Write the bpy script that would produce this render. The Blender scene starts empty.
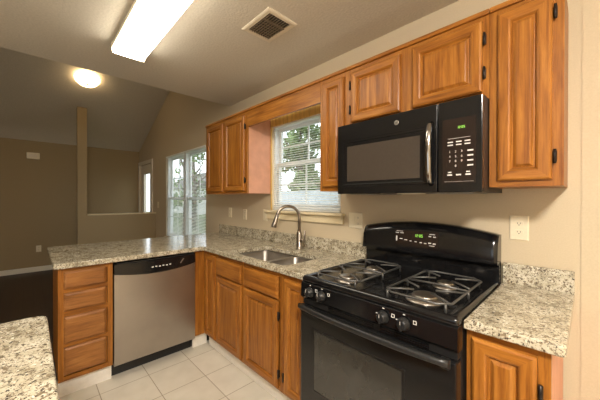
import bpy, bmesh, math, random
from mathutils import Matrix, Vector
random.seed(7)
SC = bpy.context.scene
COL = SC.collection

# ---------------------------------------------------------------- camera
yaw, pitch, roll = math.radians(45.972), math.radians(0.199), math.radians(0.109)
fwd = Vector((-math.sin(yaw)*math.cos(pitch), math.cos(yaw)*math.cos(pitch), -math.sin(pitch)))
rgt = Vector((math.cos(yaw), math.sin(yaw), 0)); upv = rgt.cross(fwd)
r2 = math.cos(roll)*rgt + math.sin(roll)*upv; u2 = -math.sin(roll)*rgt + math.cos(roll)*upv
cd = bpy.data.cameras.new('camera'); cam = bpy.data.objects.new('camera', cd); COL.objects.link(cam)
cam.matrix_world = Matrix(((r2.x, u2.x, -fwd.x, 0.30407), (r2.y, u2.y, -fwd.y, -1.73157), (r2.z, u2.z, -fwd.z, 1.32503), (0, 0, 0, 1)))
cd.sensor_width = 36; cd.lens = 279.326/600*36; cd.clip_start = 0.02
SC.camera = cam

# ---------------------------------------------------------------- world, lights, exposure
w = bpy.data.worlds.new('overcast_sky'); SC.world = w; w.use_nodes = True
w.node_tree.nodes['Background'].inputs[0].default_value = (0.86, 0.94, 1.0, 1)
w.node_tree.nodes['Background'].inputs[1].default_value = 2.5
FLUOR = 15.5     # kitchen fluorescent lens
DOME = 9.0      # living-room dome
FILL = 310.0      # unseen dome lamp added behind the camera as fill light
SC.view_settings.view_transform = 'Standard'; SC.view_settings.look = 'None'
SC.view_settings.gamma = 1.0; SC.view_settings.exposure = 0.0; SC.view_settings.use_curve_mapping = False

# ---------------------------------------------------------------- materials
def srgb(r, g, b):
    f = lambda c: ((c/255)/12.92 if c/255 <= .04045 else (((c/255)+.055)/1.055)**2.4)
    return (f(r), f(g), f(b), 1)
MATS = {}
def nm(name):
    m = bpy.data.materials.new(name); m.use_nodes = True; MATS[name] = m
    nt = m.node_tree; return m, nt, nt.nodes['Principled BSDF']
def N(nt, t, **kw):
    n = nt.nodes.new(t)
    for k, v in kw.items():
        if k in n.inputs: n.inputs[k].default_value = v
        else: setattr(n, k, v)
    return n
def ramp(nt, stops, interp='LINEAR'):
    n = nt.nodes.new('ShaderNodeValToRGB'); cr = n.color_ramp; cr.interpolation = interp
    while len(cr.elements) < len(stops): cr.elements.new(.5)
    for e, (p, c) in zip(cr.elements, stops): e.position = p; e.color = c
    return n
def coords(nt, scale=(1, 1, 1), rand=0.0):
    tc = nt.nodes.new('ShaderNodeTexCoord'); mp = nt.nodes.new('ShaderNodeMapping')
    mp.inputs['Scale'].default_value = scale
    if rand:
        oi = nt.nodes.new('ShaderNodeObjectInfo'); mu = N(nt, 'ShaderNodeMath', operation='MULTIPLY'); mu.inputs[1].default_value = rand
        nt.links.new(oi.outputs['Random'], mu.inputs[0]); nt.links.new(mu.outputs[0], mp.inputs['Location'])
    nt.links.new(tc.outputs['Object'], mp.inputs['Vector']); return mp
def plain(name, col, rough=.5, metal=0, spec=.5, bump=0, bscale=60, coat=0, var=0):
    m, nt, b = nm(name)
    b.inputs['Base Color'].default_value = col; b.inputs['Roughness'].default_value = rough
    b.inputs['Metallic'].default_value = metal; b.inputs['Specular IOR Level'].default_value = spec
    b.inputs['Coat Weight'].default_value = coat
    mp = coords(nt)
    no = N(nt, 'ShaderNodeTexNoise', Scale=bscale, Detail=4.0); nt.links.new(mp.outputs[0], no.inputs['Vector'])
    v = max(var, .03)
    lo = tuple(c*(1-v) for c in col[:3])+(1,); hi = tuple(min(1, c*(1+v)) for c in col[:3])+(1,)
    rp = ramp(nt, [(.35, lo), (.65, hi)]); nt.links.new(no.outputs[0], rp.inputs[0]); nt.links.new(rp.outputs[0], b.inputs['Base Color'])
    if bump:
        bp = N(nt, 'ShaderNodeBump', Strength=bump, Distance=.01); nt.links.new(no.outputs[0], bp.inputs['Height']); nt.links.new(bp.outputs[0], b.inputs['Normal'])
    return m
def emit(name, col, s):
    m, nt, b = nm(name)
    b.inputs['Base Color'].default_value = col; b.inputs['Emission Color'].default_value = col; b.inputs['Emission Strength'].default_value = s
    b.inputs['Roughness'].default_value = .4
    return m
def oak(name, scale, dark, mid, light):
    m, nt, b = nm(name)
    mp = coords(nt, scale, 37.0)
    n1 = N(nt, 'ShaderNodeTexNoise', Scale=2.2, Detail=6.0, Distortion=.5, Roughness=.62); nt.links.new(mp.outputs[0], n1.inputs['Vector'])
    mp2 = coords(nt, tuple(s*6 for s in scale), 11.0)
    n2 = N(nt, 'ShaderNodeTexNoise', Scale=2.0, Detail=3.0); nt.links.new(mp2.outputs[0], n2.inputs['Vector'])
    wv = N(nt, 'ShaderNodeTexWave', Scale=.55, Distortion=5.0, Detail=2.0); wv.inputs['Detail Scale'].default_value = .8
    nt.links.new(mp.outputs[0], wv.inputs['Vector'])
    rp = ramp(nt, [(.28, dark), (.5, mid), (.72, light)]); nt.links.new(n1.outputs[0], rp.inputs[0])
    rw = ramp(nt, [(0, (.74, .7, .66, 1)), (.35, (1, 1, 1, 1))]); nt.links.new(wv.outputs['Color'], rw.inputs[0])
    r2_ = ramp(nt, [(.3, (.78, .74, .70, 1)), (.55, (1, 1, 1, 1))]); nt.links.new(n2.outputs[0], r2_.inputs[0])
    mx = N(nt, 'ShaderNodeMix', data_type='RGBA', blend_type='MULTIPLY'); mx.inputs[0].default_value = .55
    nt.links.new(rp.outputs[0], mx.inputs[6]); nt.links.new(rw.outputs[0], mx.inputs[7])
    mx2 = N(nt, 'ShaderNodeMix', data_type='RGBA', blend_type='MULTIPLY'); mx2.inputs[0].default_value = .8
    nt.links.new(mx.outputs[2], mx2.inputs[6]); nt.links.new(r2_.outputs[0], mx2.inputs[7])
    nt.links.new(mx2.outputs[2], b.inputs['Base Color'])
    b.inputs['Roughness'].default_value = .36; b.inputs['Specular IOR Level'].default_value = .32
    bp = N(nt, 'ShaderNodeBump', Strength=.12, Distance=.002); nt.links.new(n2.outputs[0], bp.inputs['Height']); nt.links.new(bp.outputs[0], b.inputs['Normal'])
    return m
OD, OM, OL = (.18, .054, .007, 1), (.33, .122, .017, 1), (.46, .192, .034, 1)
OAK = oak('oak_upright_grain', (21, 21, 1.3), OD, OM, OL)
OAKH = oak('oak_level_grain', (1.3, 21, 21), OD, OM, OL)
OAKD = oak('oak_worn_drawer', (1.3, 11, 11), (.17, .062, .014, 1), (.30, .12, .030, 1), (.44, .195, .058, 1))
PINK = plain('unfinished_pink_side_panel', srgb(206, 150, 120), .6, bscale=14, var=.06)
HONEY = oak('honey_lit_trim', (10, 10, 1.0), (.70, .44, .12, 1), (.74, .47, .13, 1), (.78, .51, .155, 1))  # light falling on the boards is put into this pale honey colour

def granite(name):
    m, nt, b = nm(name)
    mp = coords(nt)
    n1 = N(nt, 'ShaderNodeTexNoise', Scale=17.0, Detail=5.0, Roughness=.65); nt.links.new(mp.outputs[0], n1.inputs['Vector'])
    base = ramp(nt, [(.33, srgb(138, 128, 106)), (.47, srgb(186, 177, 153)), (.66, srgb(211, 203, 182))]); nt.links.new(n1.outputs[0], base.inputs[0])
    out = base.outputs[0]
    for sc, th, colr, seed in ((70, .585, srgb(132, 118, 96), 0), (110, .61, srgb(70, 60, 52), 3.1), (170, .61, srgb(100, 86, 72), 7.7), (90, .66, srgb(236, 230, 212), 12.3)):
        mpp = coords(nt); mpp.inputs['Location'].default_value = (seed, seed*.7, seed*.3)
        nn = N(nt, 'ShaderNodeTexNoise', Scale=float(sc), Detail=2.5, Roughness=.6, Distortion=.5); nt.links.new(mpp.outputs[0], nn.inputs['Vector'])
        rr = ramp(nt, [(th-.03, (0, 0, 0, 1)), (th+.02, (1, 1, 1, 1))]); nt.links.new(nn.outputs[0], rr.inputs[0])
        mx = N(nt, 'ShaderNodeMix', data_type='RGBA'); nt.links.new(rr.outputs[0], mx.inputs[0]); nt.links.new(out, mx.inputs[6]); mx.inputs[7].default_value = colr
        out = mx.outputs[2]
    nt.links.new(out, b.inputs['Base Color']); b.inputs['Roughness'].default_value = .13; b.inputs['Specular IOR Level'].default_value = .55
    return m
GRAN = granite('speckled_granite')

def tiles():
    m, nt, b = nm('ceramic_floor_tile')
    tc = nt.nodes.new('ShaderNodeTexCoord'); mp = nt.nodes.new('ShaderNodeMapping')
    mp.inputs['Location'].default_value = (1.67+3.0, .797+3.0, 0); nt.links.new(tc.outputs['Object'], mp.inputs['Vector'])
    br = N(nt, 'ShaderNodeTexBrick', offset=0.0, squash=1.0)
    br.inputs['Scale'].default_value = 1.0; br.inputs['Brick Width'].default_value = .3; br.inputs['Row Height'].default_value = .3
    br.inputs['Mortar Size'].default_value = .0028; br.inputs['Mortar Smooth'].default_value = .3; br.inputs['Bias'].default_value = 0
    br.inputs['Color1'].default_value = srgb(218, 211, 197); br.inputs['Color2'].default_value = srgb(211, 204, 189); br.inputs['Mortar'].default_value = srgb(150, 136, 112)
    nt.links.new(mp.outputs[0], br.inputs['Vector'])
    no = N(nt, 'ShaderNodeTexNoise', Scale=9.0, Detail=4.0); nt.links.new(mp.outputs[0], no.inputs['Vector'])
    rp = ramp(nt, [(.3, (.9, .89, .87, 1)), (.7, (1, 1, 1, 1))]); nt.links.new(no.outputs[0], rp.inputs[0])
    mx = N(nt, 'ShaderNodeMix', data_type='RGBA', blend_type='MULTIPLY'); mx.inputs[0].default_value = 1
    nt.links.new(br.outputs['Color'], mx.inputs[6]); nt.links.new(rp.outputs[0], mx.inputs[7]); nt.links.new(mx.outputs[2], b.inputs['Base Color'])
    b.inputs['Roughness'].default_value = .32
    bp = N(nt, 'ShaderNodeBump', Strength=.4, Distance=.003, invert=True); nt.links.new(br.outputs['Fac'], bp.inputs['Height']); nt.links.new(bp.outputs[0], b.inputs['Normal'])
    return m
TILE = tiles()
def wood_floor():
    m, nt, b = nm('dark_wood_floor')
    mp = coords(nt); br = N(nt, 'ShaderNodeTexBrick', offset=.4)
    br.inputs['Scale'].default_value = 1.0; br.inputs['Brick Width'].default_value = 1.1; br.inputs['Row Height'].default_value = .1
    br.inputs['Mortar Size'].default_value = .0015
    br.inputs['Color1'].default_value = (.035, .019, .011, 1); br.inputs['Color2'].default_value = (.05, .027, .015, 1); br.inputs['Mortar'].default_value = (.012, .007, .004, 1)
    nt.links.new(mp.outputs[0], br.inputs['Vector']); nt.links.new(br.outputs['Color'], b.inputs['Base Color']); b.inputs['Roughness'].default_value = .5
    return m
WOODF = wood_floor()
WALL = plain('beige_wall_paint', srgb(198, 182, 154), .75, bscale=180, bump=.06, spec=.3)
WALLD = plain('dimmed_living_room_paint', srgb(156, 137, 104), .75, bscale=180, bump=.06, spec=.3)  # wall paint darkened, the living room's dimness is put into its colour
CEIL = plain('textured_white_ceiling', srgb(212, 204, 190), .9, bscale=75, bump=.26, spec=.2, var=.05)
TRIM = plain('white_trim_paint', srgb(226, 218, 200), .4)
KICK = plain('white_toe_board', srgb(236, 230, 218), .45)
CREAM = plain('cream_trim_paint', srgb(222, 206, 170), .45)
VINYL = plain('white_vinyl', srgb(236, 238, 238), .35)
BLINDM = plain('white_blind_slat', srgb(238, 238, 232), .45)
def slatmat():
    m, nt, b = nm('translucent_vinyl_slat'); o = nt.nodes['Material Output']
    b.inputs['Base Color'].default_value = srgb(240, 240, 236); b.inputs['Roughness'].default_value = .5
    t = nt.nodes.new('ShaderNodeBsdfTranslucent'); t.inputs[0].default_value = srgb(240, 240, 236)
    mx = nt.nodes.new('ShaderNodeMixShader'); mx.inputs[0].default_value = .45
    nt.links.new(b.outputs[0], mx.inputs[1]); nt.links.new(t.outputs[0], mx.inputs[2]); nt.links.new(mx.outputs[0], o.inputs['Surface']); return m
SLATM = slatmat()
BLACK = plain('black_enamel', (.006, .006, .0065, 1), .16, spec=.5)
BLACKM = plain('black_satin', (.012, .012, .012, 1), .38)
CAST = plain('dark_cast_iron', (.10, .097, .09, 1), .38, metal=.5)
OVENGL = plain('oven_window_glass', (.030, .029, .025, 1), .07, spec=.8, bscale=9, var=.2)
DOORBLK = plain('oven_door_black_glass', (.010, .010, .010, 1), .14, spec=.45)
MWWIN = plain('microwave_window_mesh', (.055, .043, .033, 1), .22, spec=.5)
MWPANEL = plain('microwave_panel_brown_black', (.016, .009, .007, 1), .2)
STEEL = plain('brushed_stainless', (.43, .395, .355, 1), .32, metal=1, bscale=5, var=.05)
SINKM = plain('sink_stainless', (.30, .275, .245, 1), .40, metal=1)
NICK = plain('brushed_nickel', (.36, .315, .27, 1), .30, metal=1)
ALU = plain('aluminium_burner', (.36, .33, .29, 1), .36, metal=1)
CHROME = plain('dark_chrome', (.35, .34, .33, 1), .12, metal=1)
MARK = plain('printed_white_mark', srgb(215, 212, 205), .5)
GREENLED = emit('green_display_segments', (.35, .8, .12, 1), .35)
BRONZE = plain('dark_bronze_hinge', (.02, .014, .011, 1), .4, metal=.5)
PLATE = plain('ivory_plastic_plate', srgb(226, 214, 186), .4)
SLOT = plain('dark_slot', (.02, .018, .015, 1), .6)
VENTM = plain('cream_register_metal', srgb(222, 210, 188), .5)
LOUV = plain('shaded_louvre_metal', srgb(128, 112, 92), .5)  # register metal in shade, the shade is put into this darker colour
DUCT = plain('dark_duct', (.05, .04, .03, 1), .8)
LENS = emit('fluorescent_lens_glow', (1.0, .92, .76, 1), FLUOR)
CAPM = plain('cream_lamp_end_cap', srgb(244, 236, 214), .5)
DOMEG = emit('warm_glass_dome_glow', (1.0, .74, .40, 1), DOME)
FILLG = emit('fill_dome_glow', (1.0, .93, .84, 1), FILL)
BRASS = plain('aged_bronze', (.16, .10, .05, 1), .35, metal=.8)
def glass():
    m, nt, b = nm('window_glass')
    nt.nodes.remove(b); o = nt.nodes['Material Output']
    t = nt.nodes.new('ShaderNodeBsdfTransparent'); g = N(nt, 'ShaderNodeBsdfGlossy', Roughness=.02)
    mx = nt.nodes.new('ShaderNodeMixShader'); mx.inputs[0].default_value = .05
    nt.links.new(t.outputs[0], mx.inputs[1]); nt.links.new(g.outputs[0], mx.inputs[2]); nt.links.new(mx.outputs[0], o.inputs['Surface'])
    return m
GLASS = glass()
LEAF = plain('green_leaves', (.20, .27, .11, 1), .6, bscale=1.2, var=.4)
BARK = plain('grey_bark', (.16, .13, .10, 1), .9, bscale=8, bump=.5, var=.3)
GRASS = plain('lawn', (.09, .14, .04, 1), .9, bscale=3, var=.4)
FENCEM = plain('pale_weathered_fence_paint', srgb(212, 220, 228), .7, bscale=5, var=.1)
SIDING = plain('pale_house_siding', srgb(226, 226, 220), .7)
ROOFM = plain('grey_shingle', srgb(120, 116, 110), .9, bscale=30, var=.3)

# ---------------------------------------------------------------- mesh helpers
def new(): return bmesh.new()
def bx(bm, x0, x1, y0, y1, z0, z1, bev=0, seg=2, mi=0):
    vs = [bm.verts.new((x, y, z)) for x in (x0, x1) for y in (y0, y1) for z in (z0, z1)]
    fs = [bm.faces.new([vs[i] for i in q]) for q in ((0, 1, 3, 2), (4, 6, 7, 5), (0, 4, 5, 1), (2, 3, 7, 6), (0, 2, 6, 4), (1, 5, 7, 3))]
    for f in fs: f.material_index = mi
    if bev:
        es = list({e for f in fs for e in f.edges})
        bmesh.ops.bevel(bm, geom=es, offset=bev, segments=seg, profile=.5, affect='EDGES')
    return vs
def tube(bm, pts, r, n=10, caps=True, closed=False):
    pts = [Vector(p) for p in pts]; m = len(pts); rings = []
    rs = r if isinstance(r, (list, tuple)) else [r]*m
    up = None
    for i, p in enumerate(pts):
        if closed: t = (pts[(i+1) % m]-pts[i-1])
        else: t = pts[min(i+1, m-1)]-pts[max(i-1, 0)]
        t.normalize()
        if up is None: up = Vector((0, 0, 1)) if abs(t.z) < .9 else Vector((1, 0, 0))
        a = t.cross(up)
        if a.length < 1e-4: a = t.cross(Vector((0, 1, 0)))
        a.normalize(); b = a.cross(t).normalized(); up = b
        rings.append([bm.verts.new(p+rs[i]*(math.cos(k*2*math.pi/n)*a+math.sin(k*2*math.pi/n)*b)) for k in range(n)])
    for i in range(m if closed else m-1):
        A, B = rings[i], rings[(i+1) % m]
        for k in range(n): bm.faces.new((A[k], A[(k+1) % n], B[(k+1) % n], B[k])).smooth = True
    if caps and not closed: bm.faces.new(rings[0][::-1]); bm.faces.new(rings[-1])
def lathe(bm, prof, c, n=28, axis='z'):
    c = Vector(c); rings = []
    for r, h in prof:
        ring = []
        for k in range(n):
            a = 2*math.pi*k/n; u, v = r*math.cos(a), r*math.sin(a)
            ring.append(bm.verts.new(c+(Vector((u, v, h)) if axis == 'z' else Vector((u, h, v)) if axis == 'y' else Vector((h, u, v)))))
        rings.append(ring)
    for i in range(len(rings)-1):
        for k in range(n): bm.faces.new((rings[i][k], rings[i][(k+1) % n], rings[i+1][(k+1) % n], rings[i+1][k])).smooth = True
    if prof[0][0] > 1e-5: bm.faces.new(rings[0][::-1])
    if prof[-1][0] > 1e-5: bm.faces.new(rings[-1])
def rectloft(bm, x0, x1, z0, z1, levels, fill=True, back=False, mis=(0, 0)):
    """nested rectangles facing -y; levels = [(inset, y)]; mis = material of upright / level sides"""
    loops = []
    for ins, y in levels:
        loops.append([bm.verts.new(p) for p in ((x0+ins, y, z0+ins), (x1-ins, y, z0+ins), (x1-ins, y, z1-ins), (x0+ins, y, z1-ins))])
    for A, B in zip(loops, loops[1:]):
        for k in range(4):
            f = bm.faces.new((A[k], A[(k+1) % 4], B[(k+1) % 4], B[k])); f.material_index = mis[1] if k in (0, 2) else mis[0]
    if fill: bm.faces.new(loops[-1])
    if back: bm.faces.new(loops[0][::-1])
def rrect(x0, x1, y0, y1, r, z, n=5):
    out = []
    for cx, cy, a0 in ((x1-r, y1-r, 0), (x0+r, y1-r, 90), (x0+r, y0+r, 180), (x1-r, y0+r, 270)):
        for k in range(n+1):
            a = math.radians(a0+90*k/n); out.append((cx+r*math.cos(a), cy+r*math.sin(a), z))
    return out
def loft(bm, loops, fill_last=True, smooth=True):
    L = [[bm.verts.new(p) for p in lp] for lp in loops]; n = len(L[0])
    for A, B in zip(L, L[1:]):
        for k in range(n): bm.faces.new((A[k], A[(k+1) % n], B[(k+1) % n], B[k])).smooth = smooth
    if fill_last: bm.faces.new(L[-1])
    return L
def cells(xs, zs, keep, y0, y1, swap=None):
    """slab made of grid cells extruded between y0 and y1 (keep(i, j) tells which cells exist); coordinates (x, y, z)"""
    bm = new(); V = {}
    def v(i, j, y):
        if (i, j, y) not in V: V[(i, j, y)] = bm.verts.new((xs[i], y, zs[j]))
        return V[(i, j, y)]
    has = lambda i, j: 0 <= i < len(xs)-1 and 0 <= j < len(zs)-1 and keep(i, j)
    for i in range(len(xs)-1):
        for j in range(len(zs)-1):
            if not has(i, j): continue
            bm.faces.new((v(i, j, y0), v(i+1, j, y0), v(i+1, j+1, y0), v(i, j+1, y0)))
            bm.faces.new((v(i, j+1, y1), v(i+1, j+1, y1), v(i+1, j, y1), v(i, j, y1)))
            for di, dj, a, b in ((0, -1, (i, j), (i+1, j)), (1, 0, (i+1, j), (i+1, j+1)), (0, 1, (i+1, j+1), (i, j+1)), (-1, 0, (i, j+1), (i, j))):
                if not has(i+di, j+dj): bm.faces.new((v(*a, y1), v(*b, y1), v(*b, y0), v(*a, y0)))
    return bm
def obj(name, bm, mat, parent=None, shade=False):
    """link as one mesh object; coordinates are the parent's local coordinates"""
    bmesh.ops.recalc_face_normals(bm, faces=bm.faces[:])
    me = bpy.data.meshes.new(name); bm.to_mesh(me); bm.free()
    for m in (mat if isinstance(mat, (list, tuple)) else [mat]): me.materials.append(m)
    o = bpy.data.objects.new(name, me); COL.objects.link(o)
    if parent: o.parent = parent
    return o
def tag(o, label, cat, group=None):
    o['label'] = label; o['category'] = cat
    if group: o['group'] = group
    return o
def thing(name, label, cat, loc=(0, 0, 0), rz=0, group=None):
    o = bpy.data.objects.new(name, None); COL.objects.link(o); o.empty_display_size = .1
    o.location = loc; o.rotation_euler = (0, 0, rz); return tag(o, label, cat, group)
def struct(name, bm, mat, parent=None):
    o = obj(name, bm, mat, parent)
    if not parent: o['kind'] = 'structure'
    return o
def box(name, mat, parent, *a, **k):
    bm = new(); bx(bm, *a, **k); return obj(name, bm, mat, parent)
def textbm(bm, s, size, at, facing='-y', align='CENTER', depth=.0004):
    cu = bpy.data.curves.new('t', 'FONT'); cu.body = s; cu.size = size; cu.align_x = align; cu.align_y = 'CENTER'; cu.extrude = depth
    o = bpy.data.objects.new('t', cu); COL.objects.link(o)
    me = o.to_mesh(); base = len(bm.verts)
    vs = [bm.verts.new((at[0]+v.co.x, at[1]-v.co.z, at[2]+v.co.y)) for v in me.vertices]
    for p in me.polygons:
        try: bm.faces.new([vs[i] for i in p.vertices])
        except ValueError: pass
    o.to_mesh_clear(); bpy.data.objects.remove(o); bpy.data.curves.remove(cu)
SEG = {'0': 'abcdef', '1': 'bc', '2': 'abged', '3': 'abgcd', '4': 'fgbc', '5': 'afgcd', '6': 'afgedc', '7': 'abc', '8': 'abcdefg', '9': 'abcdfg'}
def sevenseg(bm, s, x, y, z, h):
    wd = h*.5; t = h*.13
    for ch in s:
        if ch == ':':
            for q in (.3, .7): bx(bm, x, x+t, y-.0006, y, z+h*q-t/2, z+h*q+t/2)
            x += t*2.2; continue
        R = {'a': (0, wd, h-t, h), 'd': (0, wd, 0, t), 'g': (0, wd, h/2-t/2, h/2+t/2), 'f': (0, t, h/2, h), 'b': (wd-t, wd, h/2, h), 'e': (0, t, 0, h/2), 'c': (wd-t, wd, 0, h/2)}
        for k in SEG[ch]:
            a = R[k]; bx(bm, x+a[0], x+a[1], y-.0006, y, z+a[2], z+a[3])
        x += wd*1.45

# ================================================================ SETTING
FZ = .012
EDGE = -2.71     # where the flat kitchen ceiling ends
FAR = -6.6
def sl(x): return 2.355+.44*(x-FAR)
b = new(); bx(b, -2.15, 2.0, -4.2, 0, -.05, FZ); struct('floor', b, TILE)
b = new(); bx(b, FAR, -2.15, -4.2, 0, -.05, FZ-.001); struct('floor', b, WOODF)
# back wall with its openings
W1 = (-1.905, -1.035, 1.215, 2.06)      # kitchen window opening
W2 = (-4.90, -3.34, .66, 2.07)          # dining window opening
D1 = (-6.50, -5.70, FZ, 2.04)           # far glazed door opening
xs = [FAR-.12, D1[0], D1[1], W2[0], W2[1], EDGE, W1[0], W1[1], .281]
zs = [-.05, FZ+.001, W2[2], W1[2], D1[3], W1[3], W2[3], 2.44, 3.6]
def keep(i, j):
    xc = (xs[i]+xs[i+1])/2; zc = (zs[j]+zs[j+1])/2
    for x0, x1, z0, z1 in (W1, W2, D1):
        if x0 < xc < x1 and z0 < zc < z1: return False
    return True
struct('wall_back', cells(xs, zs, keep, 0, .12), WALL)
b = new(); bx(b, .281, 2.0, -.003, .12, -.05, 3.6); struct('wall_back', b, WALL)
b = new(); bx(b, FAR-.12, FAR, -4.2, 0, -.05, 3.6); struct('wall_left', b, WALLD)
b = new(); bx(b, 2.0, 2.12, -4.2, .12, -.05, 2.6); struct('wall_right', b, WALL)
W3 = (-.55, 1.55, .55, 2.10)       # unseen window added behind the camera for soft daylight fill
struct('wall_front', cells([FAR-.12, W3[0], W3[1], 2.12], [-.05, W3[2], W3[3], 3.6], lambda i, j: not (i == 1 and j == 1), -4.32, -4.2), WALL)
b = new(); bx(b, EDGE, 2.12, -4.2, 0, 2.44, 2.56); struct('ceiling', b, CEIL)
# vaulted living-room ceiling: one slope, then flat above the kitchen edge
RX = -4.70
b = new(); pr = [(FAR, sl(FAR)), (RX, sl(RX)), (RX, sl(RX)+.1), (FAR, sl(FAR)+.1)]
A = [b.verts.new((x, -4.2, z)) for x, z in pr]; B = [b.verts.new((x, 0, z)) for x, z in pr]
for k in range(4): b.faces.new((A[k], A[(k+1) % 4], B[(k+1) % 4], B[k]))
b.faces.new(A); b.faces.new(B[::-1]); struct('ceiling', b, CEIL)
b = new(); bx(b, RX, EDGE+.05, -4.2, 0, sl(RX), sl(RX)+.1); struct('ceiling', b, CEIL)
b = new(); bx(b, EDGE, EDGE+.1, -4.2, 0, 2.56, sl(RX)+.1); struct('wall_header', b, WALL)
# low partition with its full-height post
PX = -5.45
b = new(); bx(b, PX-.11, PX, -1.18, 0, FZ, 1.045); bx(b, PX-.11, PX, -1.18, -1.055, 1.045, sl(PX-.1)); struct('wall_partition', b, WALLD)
b = new(); bx(b, PX-.125, PX+.015, -1.054, 0, 1.045, 1.067, bev=.004); struct('trim_1', b, CREAM)
for (x0, x1, y0, y1, nm_) in ((FAR, FAR+.016, -4.2, 0, 'baseboard_left'), (PX, PX+.016, -1.18, 0, 'baseboard_partition')):
    b = new(); bx(b, x0, x1, y0, y1, FZ, .10, bev=.004); struct(nm_, b, TRIM)
b = new(); bx(b, PX+.016, -2.95, -.016, 0, FZ, .10, bev=.004); struct('baseboard_back', b, TRIM)

# windows -----------------------------------------------------------
def frame_bm(bm, x0, x1, z0, z1, y0, y1, t, tb=None):
    tb = tb or t
    bx(bm, x0, x0+t, y0, y1, z0, z1); bx(bm, x1-t, x1, y0, y1, z0, z1); bx(bm, x0+t, x1-t, y0, y1, z1-t, z1); bx(bm, x0+t, x1-t, y0, y1, z0, z0+tb)
def sash(parent, x0, x1, z0, z1, y0, y1, cols, rows):
    b = new(); frame_bm(b, x0, x1, z0, z1, y0, y1, .035); s = obj('sash', b, VINYL, parent)
    b = new()
    for i in range(1, cols):
        xx = x0+.035+(x1-x0-.07)*i/cols; bx(b, xx-.008, xx+.008, y0+.008, y1-.008, z0+.035, z1-.035)
    for j in range(1, rows):
        zz = z0+.035+(z1-z0-.07)*j/rows; bx(b, x0+.035, x1-.035, y0+.009, y1-.009, zz-.008, zz+.008)
    obj('muntin', b, VINYL, s)
    b = new(); bx(b, x0+.03, x1-.03, (y0+y1)/2-.002, (y0+y1)/2+.002, z0+.03, z1-.03); obj('pane', b, GLASS, s)
def window(name, W, label=None):
    x0, x1, z0, z1 = W
    b = new(); frame_bm(b, x0, x1, z0, z1, .03, .115, .03)
    return struct(name, b, VINYL)
w1 = window('window_1', W1); zm = 1.66
sash(w1, W1[0]+.03, W1[1]-.03, zm-.02, W1[3]-.03, .08, .105, 2, 2); sash(w1, W1[0]+.03, W1[1]-.03, W1[2]+.03, zm+.02, .05, .075, 2, 2)
w2 = window('window_2', W2); zm2 = 1.33; xm = (W2[0]+W2[1])/2
b = new(); bx(b, xm-.04, xm+.04, .025, .115, W2[2]+.03, W2[3]-.03); obj('mullion', b, VINYL, w2)
for a0, a1 in ((W2[0]+.03, xm-.04), (xm+.04, W2[1]-.03)):
    sash(w2, a0, a1, zm2-.02, W2[3]-.03, .08, .105, 2, 2); sash(w2, a0, a1, W2[2]+.03, zm2+.02, .05, .075, 2, 2)
w3 = window('fill_window', W3); w3.location = (0, -4.35, 0)
for a0, a1 in ((W3[0]+.03, .5), (.5, W3[1]-.03)): sash(w3, a0, a1, W3[2]+.03, W3[3]-.03, .05, .08, 2, 3)
# trims round the windows
b = new(); bx(b, W1[0]-.06, W1[1]+.05, -.045, .0, W1[2]-.022, W1[2], bev=.005); bx(b, W1[0], W1[1], 0, .03, W1[2]-.012, W1[2]); struct('trim_2', b, CREAM)
b = new(); bx(b, W1[0]-.045, W1[1]+.035, -.018, 0, W1[2]-.085, W1[2]-.022, bev=.004); struct('trim_3', b, CREAM)
b = new(); bx(b, W1[0]-.001, W1[0]+.006, .0, .03, W1[2], W1[3]); bx(b, W1[0], W1[1], 0, .03, W1[3]-.006, W1[3]); struct('trim_4', b, CREAM)
b = new(); bx(b, W2[0]-.02, W2[1]+.02, -.03, 0, W2[2]-.022, W2[2], bev=.004); struct('trim_5', b, TRIM)
# far glazed door
b = new(); frame_bm(b, D1[0]-.07, D1[1]+.07, FZ, D1[3]+.07, -.02, .0, .07, .0005); struct('trim_6', b, TRIM)
b = new(); frame_bm(b, D1[0]+.005, D1[1]-.005, FZ+.005, D1[3]-.005, .02, .06, .19, .72); d1 = struct('door_1', b, TRIM)
b = new(); bx(b, D1[0]+.19, D1[1]-.19, .035, .045, .72, D1[3]-.19); obj('pane', b, GLASS, d1)
b = new(); lathe(b, [(.001, -.055), (.022, -.05), (.028, -.035), (.02, -.02), (.012, -.015), (.012, 0), (.03, .002), (.03, .008)], (D1[1]-.07, .012, .95), 14, 'y'); obj('door_knob', b, BRASS, d1)

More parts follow.
